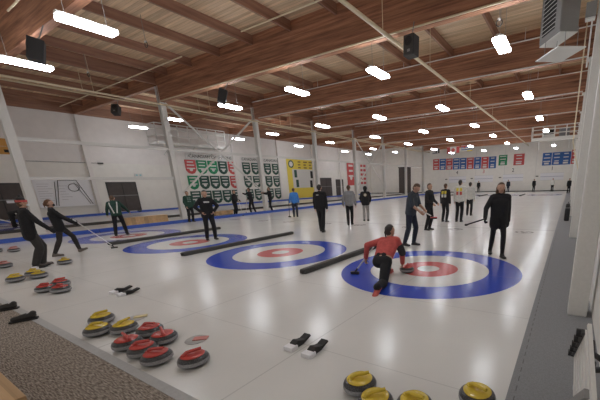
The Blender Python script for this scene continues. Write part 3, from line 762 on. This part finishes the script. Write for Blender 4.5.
cn = {RED: 'red', GREEN: 'green', DGREEN: 'dark green', BLUE: 'blue', OFFW: 'white'}
for j in range(3):
    for i in range(5):
        pennant(13.35+i*1.17, 3.95-1.52*j, 1.06, 1.38, cols[j][i], '%s pennant, %s from left in the %s row of the large block' % (cn[cols[j][i]], ORD[i], ('top', 'middle', 'bottom')[j]), 'pennants in the large block')
for b, (y0, n) in enumerate(((19.85, 2), (22.95, 2))):
    for j in range(3):
        for i in range(n):
            pennant(y0+i*1.25, 3.95-1.52*j, 1.05, 1.38, DGREEN, 'dark green pennant, %s row %s column of the %s narrow block' % (('top', 'middle', 'bottom')[j], ('left', 'right')[i], ('first', 'second')[b]), 'pennants in the narrow blocks')
for y, w, body, lab in ((15.7, 5.4, 'CANADIAN CHAMPIONS', 'large'), (20.4, 2.2, 'CANADIAN', 'first narrow'), (23.6, 2.5, 'CANADIAN', 'second narrow')):
    r = empty('banner_heading', (XW+.02, y, 4.98), 'white heading strip with dark lettering over the %s pennant block' % lab, 'sign')
    MB().b2((0, -w/2, -.26), (.02, w/2, .26)).build('strip', OFFW, r)
    t = text_mesh('lettering', body, .42, INK, r, (.022, 0, 0), (PI/2, 0, PI/2)); 
    d = t.dimensions.x
    if d > w*.92: t.scale = (w*.92/d, 1, 1)
# big yellow banner
r = empty('wall_banner', (XW+.02, 29.2, 2.75), 'large yellow banner with a white middle and round emblem', 'banner')
MB().b2((0, -3, -2.6), (.02, 3, 2.6)).build('banner_cloth', YELLOW, r)
MB().b2((.02, -2.1, -1.2), (.028, 2.3, 1.3)).build('white_panel', OFFW, r)
MB().cyl((.02, -2.2, 1.95), (.03, -2.2, 1.95), .5, seg=20).build('round_emblem', DGREEN, r); MB().cyl((.03, -2.2, 1.95), (.034, -2.2, 1.95), .33, seg=20).build('emblem_centre', OFFW, r)
for k in range(3):
    for q in range(3): MB().b2((.02, -.9+q*1.1, 2.2-k*.38), (.027, -.9+q*1.1+random.uniform(.4, .8), 2.36-k*.38)).build('printed_word', plain('brown_print', (.25, .16, .06), .8), r)
for k, (y, z) in enumerate(((-1.5, .7), (1.7, .6), (-1.3, -.6), (1.5, -.7))): MB().b2((.028, y-.25, z-.5), (.034, y+.25, z+.5)).build('figure_print', (DGREEN, INK)[k % 2], r)
pennant(40.9, 3.6, 2.2, 3.9, RED, 'tall red pennant near the far corner of the back wall', None, shield=False)
r = empty('winners_board', (XW+.004, 44.8, 3.2), 'white honour board with rows of red blocks near the far corner', 'sign')
MB().b2((0, -1.3, -2.4), (.03, 1.3, 2.4)).build('board', OFFW, r)
for k in range(5):
    for q in range(2): MB().b2((.03, -.9+q*.95, 1.6-k*.75), (.04, -.2+q*1.05, 2.0-k*.75)).build('red_block', RED, r)

# balconies (mezzanine platforms) with railings
def platform(a, b, rail, label, side):
    r = empty('service_platform', (a[0], a[1], a[2]), label, 'platform', 0)
    dx, dy, dz = b[0]-a[0], b[1]-a[1], b[2]-a[2]
    MB().b2((0, 0, 0), (dx, dy, dz)).build('deck', STEEL, r)
    edge = [(dx, 0), (dx, dy), (0, 0)] if side == 'L' else [(0, 0), (dx, 0), (0, dy)]
    segs = [((edge[0]), (edge[1])), ((edge[0]), (edge[2]))]
    for p, q in segs:
        L = math.hypot(q[0]-p[0], q[1]-p[1]); n = max(1, int(L/.9))
        for k in range(n+1):
            x = p[0]+(q[0]-p[0])*k/n; y = p[1]+(q[1]-p[1])*k/n
            MB().cyl((x, y, dz), (x, y, dz+rail), .045, seg=8).build('rail_post', STEEL, r)
        for z in (.35, .7, 1.0): MB().cyl((p[0], p[1], dz+rail*z), (q[0], q[1], dz+rail*z), .04, seg=8).build('rail', STEEL, r)
    n = 3
    for k in range(n):
        if side == 'L': MB().cyl((0, dy*(k+.5)/n, -.8), (dx, dy*(k+.5)/n, 0), .04, seg=8).build('strut', STEEL, r)
        else: MB().cyl((dx*(k+.5)/n, dy, -.8), (dx*(k+.5)/n, 0, 0), .04, seg=8).build('strut', STEEL, r)
    return r
platform((XW+.01, 10.0, 5.75), (XW+1.5, 16.6, 5.95), 1.5, 'white railed platform high on the back wall above the large pennant block', 'L')
platform((-1.35, 30.1, 5.32), (2.6, 31.1, 5.60), 1.0, 'white railed platform high at the far right under the roof', 'F')
r = empty('ventilation_unit', (.1, 30.7, 5.60), 'dark fronted ventilation unit standing on the far platform', 'ventilator')
MB().b2((-.55, -.2, 0), (.55, .3, .82)).build('case', PALEM, r); MB().b2((-.45, -.215, .3), (.45, -.2, .72)).build('grille', INK, r)
r = empty('ventilation_unit', (1.45, 30.7, 5.60), 'grey ventilation unit on the far platform, right of the dark one', 'ventilator')
MB().b2((-.45, -.2, 0), (.45, .3, .8)).build('case', GREYM, r); MB().b2((-.35, -.21, .15), (.35, -.2, .7)).build('grille', GREYINK, r)

# ------------------------------------------------------------------ things on the far wall
FY = YF
def fbanner(x, z, w, hh, mat, label, group, skew=0):
    r = empty('wall_banner', (x, FY, z), label, 'banner', 0, group)
    MB().quad([(-w/2, 0, hh/2), (w/2, 0, hh/2), (w/2, 0, -hh/2), (-w/2, 0, -hh/2)], n=(0, -.02, 0)).build('cloth', mat, r)
    a = OFFW if mat is not OFFW else RED
    for k in range(3): 
        ww = w*random.uniform(.22, .38); MB().b2((-ww, -.026, hh*(.32-.27*k)), (ww, -.02, hh*(.40-.27*k))).build('printed_line', a, r)
    MB().b2((-w*.28, -.026, -hh*.42), (w*.25, -.02, -hh*.28)).build('printed_block', a, r)
x = -18.3
seq = [RED, BLUE, RED, BLUE, BLUE, RED, BLUE, RED, BLUE]
for i, m_ in enumerate(seq):
    fbanner(-17.75+i*1.16, 4.62-.02*i, 1.10, 1.75, m_, '%s hanging banner, %s from left in the long row on the end wall' % (cn[m_], ORD[i]), 'banners in the long row')
fbanner(-6.93, 4.70, 1.25, 1.5, GREEN, 'green banner alone on the end wall', None); fbanner(-4.63, 4.66, 1.5, 1.6, RED, 'red banner alone on the end wall, right of the green one', None)
for i, x in enumerate((-5.75, -3.1)): fbanner(x, 4.6, .8, 1.1, OFFW, 'white banner with red print %s the lone red banner' % ('left of', 'right of'), None) if False else None
for i, x in enumerate((-.85, .40, 1.55)): fbanner(x, 4.48, 1.18, 1.72, BLUE, 'blue banner, %s of three beside the right wall' % ('left one', 'middle one', 'right one')[i], 'three blue banners')
fbanner(2.5, 4.6, .62, 1.9, RED, 'narrow red banner at the right end of the end wall', None)
for i, (x, w) in enumerate(((-14.0, 2.9), (-9.7, 2.9), (-5.3, 2.9), (0.0, 3.0))):
    nn = 4-i
    r = empty('scoreboard', (x, FY, 2.05), 'white scoreboard on the end wall under number %d' % nn, 'scoreboard', 0, 'scoreboards on the end wall')
    MB().b2((-w/2, -.05, -.5), (w/2, 0, .5)).build('board', PAPER, r); MB().b2((-w/2, -.06, -.02), (w/2, -.05, .03)).build('middle_line', plain('blue_grey_print', (.35, .36, .48), .8), r)
    MB().b2((-w/2-.03, -.065, .48), (w/2+.03, -.03, .54)).build('top_rail', PALEM, r); MB().b2((-w/2-.03, -.065, -.54), (w/2+.03, -.03, -.48)).build('bottom_rail', PALEM, r)
    MB().box((-w/2-.45, -.03, .1), (.35, .05, .14)).build('name_plate', FOAM, r)
    r = empty('sheet_number', (x-.05, FY, 3.15), 'black figure %d painted sign on the end wall' % nn, 'sign', 0, 'sheet numbers on the end wall')
    text_mesh('figure', str(nn), .75, INK if nn != 3 else RED, r, (0, -.011, 0), (PI/2, 0, 0), extrude=.011)
r = empty('window_unit', (-23.7, FY, 2.3), 'tall dark doorway at the left of the end wall', 'door')
MB().b2((-1.2, -.05, -2.2), (1.2, 0, 2.1)).build('panel', DARK, r); MB().b2((-1.3, -.06, 2.1), (1.3, 0, 2.25)).build('header', FOAM, r); MB().b2((-.03, -.06, -2.2), (.03, -.05, 2.1)).build('mullion', FOAM, r)
# flags hung from the last beam
def flag(x, w, hh, z, label):
    r = empty('flag', (x, 44.12, z), label, 'flag', 0, 'flags hung under the roof'); MB().cyl((-w/2, 0, hh/2+.02), (w/2, 0, hh/2+.02), .02, seg=6).build('flag_pole', PALEM, r)
    for s in (-1, 1): MB().cyl((s*w*.4, 0, hh/2+.02), (s*w*.4, .05, hh/2+.3), .008, seg=6).build('cord', GREYM, r)
    return r
def fb(r, nm, x0, x1, z0, z1, mat, d=.012): return MB().b2((x0, -d, z0), (x1, -d+.012, z1)).build(nm, mat, r)
r = flag(-16.6, 1.3, .85, 6.45, 'white and black flag left of the maple leaf flag')
fb(r, 'field', -.65, .65, -.42, .42, OFFW); fb(r, 'dark_corner', .0, .65, -.30, .36, INK, .024); fb(r, 'light_cross', .25, .4, -.30, .36, OFFW, .03); fb(r, 'lower_mark', -.5, .3, -.36, -.2, GREYINK, .03)
r = flag(-13.75, 1.95, .92, 6.42, 'red and white maple leaf flag hung at the far end')
fb(r, 'field', -.97, .97, -.46, .46, OFFW); fb(r, 'red_bar', -.97, -.5, -.46, .46, RED, .024); fb(r, 'red_bar', .5, .97, -.46, .46, RED, .024)
leaf = [(0, .36), (.07, .22), (.16, .27), (.13, .09), (.22, .18), (.24, .10), (.34, .12), (.30, .02), (.36, -.03), (.18, -.16), (.20, -.24), (.03, -.21), (.03, -.36)]
leaf = leaf+[(-a, b) for a, b in reversed(leaf[1:])]
MB().quad([(a, -.024, b) for a, b in leaf], n=(0, -.012, 0)).build('maple_leaf', RED, r)
r = flag(-11.6, 1.8, .85, 6.5, 'striped flag of red, white, blue and yellow at the far end')
fb(r, 'field', -.9, .9, -.42, .42, OFFW); fb(r, 'blue_stripe', -.9, .9, .08, .2, BLUE, .024); fb(r, 'red_stripe', -.9, .9, .26, .4, RED, .024); fb(r, 'blue_stripe', -.9, .9, -.2, -.08, BLUE, .024); fb(r, 'yellow_sun', .0, .8, -.42, -.25, YELLOW, .024); fb(r, 'red_cross', -.5, -.3, .08, .4, RED, .03)
# ------------------------------------------------------------------ the players
CAM = (2.4171, -6.03, 1.7566)
def hd(x, y, rel): return math.degrees(math.atan2(CAM[1]-y, CAM[0]-x))+rel
GP = 'players on the ice'
def put(x, y, rel, label, **kw):
    return person(x, y, hd(x, y, rel), label, GP, **kw)
def W(mw, p): return mw @ V(p)
# man in red headband, left
r, mw, arms, hc = put(-9.02, -3.60, 98, 'person in black jacket with red banded beanie walking with a broom', H=1.72, feet=((-.10, .10), (.10, -.06)), pelvis=(0, -.03, .91), lean=(0, .05),
    hands=((-.26, -.20, 1.12), (.26, .36, .84)), top_mat=KBLACK, bottom_mat=CHAR, hat='beanie', hair='short', vox=.013, coat=.14, shoes=SHOEG, mask=plain('white_mask', (.6, .6, .6), .8), stripes='label', elbows=((-.8, -.6, -.1), (.5, -.8, -.3)), legs_o=.032, glove=KBLACK, knees=((-.05, 1, 0), (.05, 1, 0)))
g = arms[0][2]
bp0, bp1 = W(mw, g+V((-.10, -1.20, .55))), W(mw, g+V((.01, .14, -.06)))
br = broom(bp0, bp1, 'broom with a pale and red handle carried by man in beanie', head_mat=RED)
MB().cyl((bp1-bp0)*.10, (bp1-bp0)*.72, .019, seg=10).build('red_sleeve', REDP, br, smooth=True)
# striding woman
r, mw, arms, hc = put(-10.38, -2.72, 92, 'person with ponytail in black jacket and leggings striding with a broom', H=1.66, feet=((-.08, .36, .03), (.10, -.22)), pelvis=(0, 0, .90), lean=(0, -.12),
    hands=((-.16, .42, .92), (.16, .36, .94)), top_mat=KBLACK, bottom_mat=cloth('leggings', (.03, .026, .026)), hair='pony', hair_mat=plain('auburn_hair', (.13, .055, .025), .6, noise=.3), vox=.013, shoes=SHOEG, mask=KBLACK, toes=(18, 0), coat=.08, grip=(.8, .8), legs_o=.010, glove=KBLACK)
hw = W(mw, arms[1][2]+V((-.06, .08, 0)))
hdp = V((-10.23, -1.62, 0)); dd = (hw-hdp); broom(hdp, hdp+dd*1.12, 'broom held low by the striding person, its head on the ice', rz=1.2, head_mat=GREYM)
# crouching player delivering the red stone
r, mw, arms, hc = person(-.45, -.95, 90, 'person in red jacket crouching to deliver a stone', GP, H=1.75, pelvis=(0, -.20, .37), lean=(-.10, 1.02), twist=-.10,
    hands=((-.50, .02, .36), (.135, .36, .235)), ankles=((-.14, .25, .10), (.30, -.90, .13)), knees=((-.35, .4, 1), (.12, -.35, -1)), foot_dir=(0, 176), toes=(0, -38), look=(-10, 12),
    top_mat=REDC, bottom_mat=KBLACK, shoes=SHOER, hair='pony', hair_mat=HAIRK, vox=.0125, stripes='rightsleeve', elbows=((-.6, -.5, .3), (.6, -.3, .4)), grip=(.8, .6), waist=.15, legs_o=.026)
broom((-1.20, -.98, 0), (-.86, -.74, .56), 'broom stretched out left by the crouching player', rz=.3, handle_mat=PALEM)
# woman in the long black coat
r, mw, arms, hc = put(1.07, 1.66, 14, 'person in long black coat and leggings walking near the right walkway', H=1.73, feet=((-.09, .20), (.10, -.22)), pelvis=(0, 0, .925), hands=((-.22, .0, .82), (.36, .22, .96)),
    top='coat', top_mat=KBLACK, bottom_mat=KBLACK, hair='long', vox=.0135, coat=.16, grip=(.4, .7), legs_o=.004, glove=KBLACK, elbows=((-.4, -.9, -.2), (.5, -.8, -.2)))
a = W(mw, arms[1][2]+V((.02, .06, -.02)))
r = empty('delivery_stick', a, 'short black stick held by the person in the long coat', 'stick'); d = V((-.40, -.05, -.14))
MB().cyl((0, 0, 0), d, .016, seg=8).build('shaft', BLACK, r); MB().box(d, (.07, .04, .04), .3, .01).build('tip', RUBBER, r)
# others near to far
r, mw, arms, hc = put(-13.58, -.10, 172, 'person in green jacket with white stripes bending over the fourth sheet', H=1.68, feet=((-.17, -.06), (.19, .12)), lean=(-.08, .28), hands=((-.36, .34, .90), (.40, .36, .95)), top_mat=GRNC, bottom_mat=KBLACK, stripes='v', look=(0, -25), grip=(.8, .8))
broom(W(mw, (.75, .42, .90)), W(mw, (-.5, .40, .96)), 'white broom held level by the person in green', head_mat=GRNC)
r, mw, arms, hc = put(-8.52, .62, 12, 'person all in black with white chest print standing with hands on hips', H=1.74, feet=((-.13, .05), (.13, -.02)), hands=((-.20, .10, 1.0), (.20, .10, 1.0)), top_mat=KBLACK, bottom_mat=KBLACK, stripes='chest', hair_mat=HAIRK, coat=.06, elbows=((-1, -.3, 0), (1, -.3, 0)))
put(-15.84, 4.10, 25, 'person in pale patterned green jacket standing behind the one in black', H=1.70, top_mat=GRNC, bottom_mat=KBLACK, stripes='pattern', hands=((-.22, .12, .85), (.22, .15, .9)), coat=.05)
r, mw, arms, hc = put(-16.5, 7.40, 60, 'person in black by the blue bumper, leftmost of three', H=1.66, top_mat=KBLACK, bottom_mat=KBLACK, hands=((-.2, .3, 1.0), (.2, .32, 1.02)), lean=(0, .1), vox=.022)
broom(W(mw, (.1, .5, 0)), W(mw, (.06, .3, 1.2)), 'broom in front of the leftmost person by the blue bumper', group='brooms by the blue bumper')
r, mw, arms, hc = put(-16.55, 8.75, -110, 'person in black by the blue bumper, middle of three, one arm raised', H=1.78, top_mat=KBLACK, bottom_mat=KBLACK, hands=((-.25, .38, 1.38), (.25, .3, 1.0)), lean=(0, .12), vox=.022, feet=((-.1, .12), (.1, -.12)))
broom(W(mw, (.2, .55, 0)), W(mw, (.22, .35, 1.2)), 'broom in front of the middle person by the blue bumper', group='brooms by the blue bumper')
r, mw, arms, hc = put(-16.5, 10.35, -80, 'person in black by the blue bumper, rightmost, pointing left', H=1.78, top_mat=KBLACK, bottom_mat=KBLACK, hands=((-.2, .50, 1.36), (.22, .36, 1.30)), vox=.022)
broom(W(mw, (.1, .45, 0)), W(mw, (.12, .50, 1.35)), 'white broom upright before the pointing person by the blue bumper', group='brooms by the blue bumper')
r, mw, arms, hc = put(-11.57, 7.82, 175, 'person in bright blue jacket and dark trousers on the third sheet', H=1.68, top_mat=BLUEC, bottom_mat=NAVY, hands=((-.30, .12, .85), (.26, .1, .8)), vox=.02)
broom(W(mw, (-.36, .1, 0)), W(mw, (-.34, .12, 1.0)), 'dark broom held upright beside the person in blue', handle_mat=BLACK)
put(-5.86, 3.50, 168, 'person all in black walking away on the second sheet', H=1.82, top_mat=KBLACK, bottom_mat=KBLACK, feet=((-.07, .16), (.07, -.14)), hands=((-.24, .14, .84), (.26, -.10, .82)), vox=.0145, hair_mat=HAIRK, stripes='label')
put(-6.05, 5.65, 172, 'person in grey sweater and black trousers walking away', H=1.76, top='sweater', top_mat=GREYCL, bottom_mat=KBLACK, feet=((-.06, -.14), (.07, .12)), hands=((-.28, .10, .9), (.27, .12, .88)), vox=.018)
r, mw, arms, hc = put(-6.19, 7.20, 178, 'person in black hooded jacket with round tan emblem and pale trousers', H=1.68, top_mat=KBLACK, bottom_mat=LGREY, stripes='roundel', hat='hood', vox=.018, hands=((-.22, .25, .95), (.22, .25, .95)), coat=.04)
x, y = -1.40, 2.15
r, mw, arms, hc = put(x, y, 62, 'person in slate short sleeved shirt looking down at a red brush', H=1.80, top='shirt', top_mat=SLATE, bottom_mat=NAVY, sleeves='short', lean=(0, .16), look=(0, -35), hands=((-.10, .36, 1.0), (.12, .34, .96)), feet=((-.10, .08), (.10, -.10)), vox=.014, grip=(.8, .8))
broom(W(mw, (.05, .72, .80)), W(mw, (-.15, -.02, 1.14)), 'broom with red brush head held up by person in slate shirt', head_mat=RED, rz=.5)
put(-2.08, 5.2, 60, 'person in black standing behind the one in slate shirt', H=1.74, top_mat=KBLACK, bottom_mat=KBLACK, vox=.018, hands=((-.18, .25, 1.0), (.18, .25, 1.0)), hair_mat=HAIRB)
put(-2.35, 7.80, 150, 'person in black and yellow jersey, left one of a standing pair', H=1.70, top='jersey', top_mat=KBLACK, bottom_mat=KBLACK, stripes='blocks', vox=.02, feet=((-.12, .05), (.12, 0)), hair_mat=HAIRB)
put(-1.75, 8.00, 165, 'person in white and yellow jersey with dark hair, right one of a pair', H=1.84, top='jersey', top_mat=WHITEC, bottom_mat=KBLACK, stripes='blocks', vox=.02, hair_mat=HAIRK)
put(-2.05, 10.8, 170, 'person in white top and dark trousers behind the yellow jerseys', H=1.72, top='shirt', top_mat=WHITEC, bottom_mat=KBLACK, vox=.022, hair_mat=HAIRK)
for (x, y, rel, lab, tm, bm, H) in ((-5.55, 45.2, 10, 'far person in dark blue standing under scoreboard number 2', NAVY, NAVY, 1.8), (-2.05, 45.0, 30, 'far person in black between the scoreboards 2 and 1', KBLACK, KBLACK, 1.8), (.35, 44.6, -10, 'far person in white top and black trousers under scoreboard 1', WHITEC, KBLACK, 1.8), (-9.9, 45.2, 0, 'far person in black under scoreboard number 3', KBLACK, KBLACK, 1.75), (2.35, 38.0, 20, 'far person in black on the right walkway beside the columns', KBLACK, KBLACK, 1.75)):
    put(x, y, rel, lab, H=H, top_mat=tm, bottom_mat=bm, vox=.028, face=False)

# ------------------------------------------------------------------ light, camera, view
w = bpy.data.worlds.new('World'); bpy.context.scene.world = w; w.use_nodes = True
w.node_tree.nodes['Background'].inputs[0].default_value = (1, .95, .9, 1); w.node_tree.nodes['Background'].inputs[1].default_value = .35
cd = bpy.data.cameras.new('camera'); cam = bpy.data.objects.new('camera', cd); C.objects.link(cam)
yaw, pitch, roll, f, px, py = .5223, -.2696, -.0306, 315.1605, 385.2068, 270.7859
F_ = V((-math.sin(yaw)*math.cos(pitch), math.cos(yaw)*math.cos(pitch), math.sin(pitch))); R_ = V((math.cos(yaw), math.sin(yaw), 0)); U_ = R_.cross(F_)
c_, s_ = math.cos(roll), math.sin(roll); R2 = R_*c_+U_*s_; U2 = U_*c_-R_*s_
m = M.Identity(4)
for i in range(3): m[i][0] = R2[i]; m[i][1] = U2[i]; m[i][2] = -F_[i]; m[i][3] = CAM[i]
cam.matrix_world = m
cd.sensor_fit = 'HORIZONTAL'; cd.sensor_width = 36; cd.lens = f/600*36
cd.shift_x = (300-px)/600; cd.shift_y = (py-200)/600
cd.clip_start = .05; cd.clip_end = 200
sc = bpy.context.scene; sc.camera = cam
sc.view_settings.view_transform = 'Standard'; sc.view_settings.look = 'None'; sc.view_settings.gamma = 1; sc.view_settings.use_curve_mapping = False
sc.view_settings.exposure = EXPO
sc.cycles.max_bounces = 7; sc.cycles.diffuse_bounces = 5; sc.cycles.sample_clamp_indirect = 6
sc.cycles.use_denoising = True
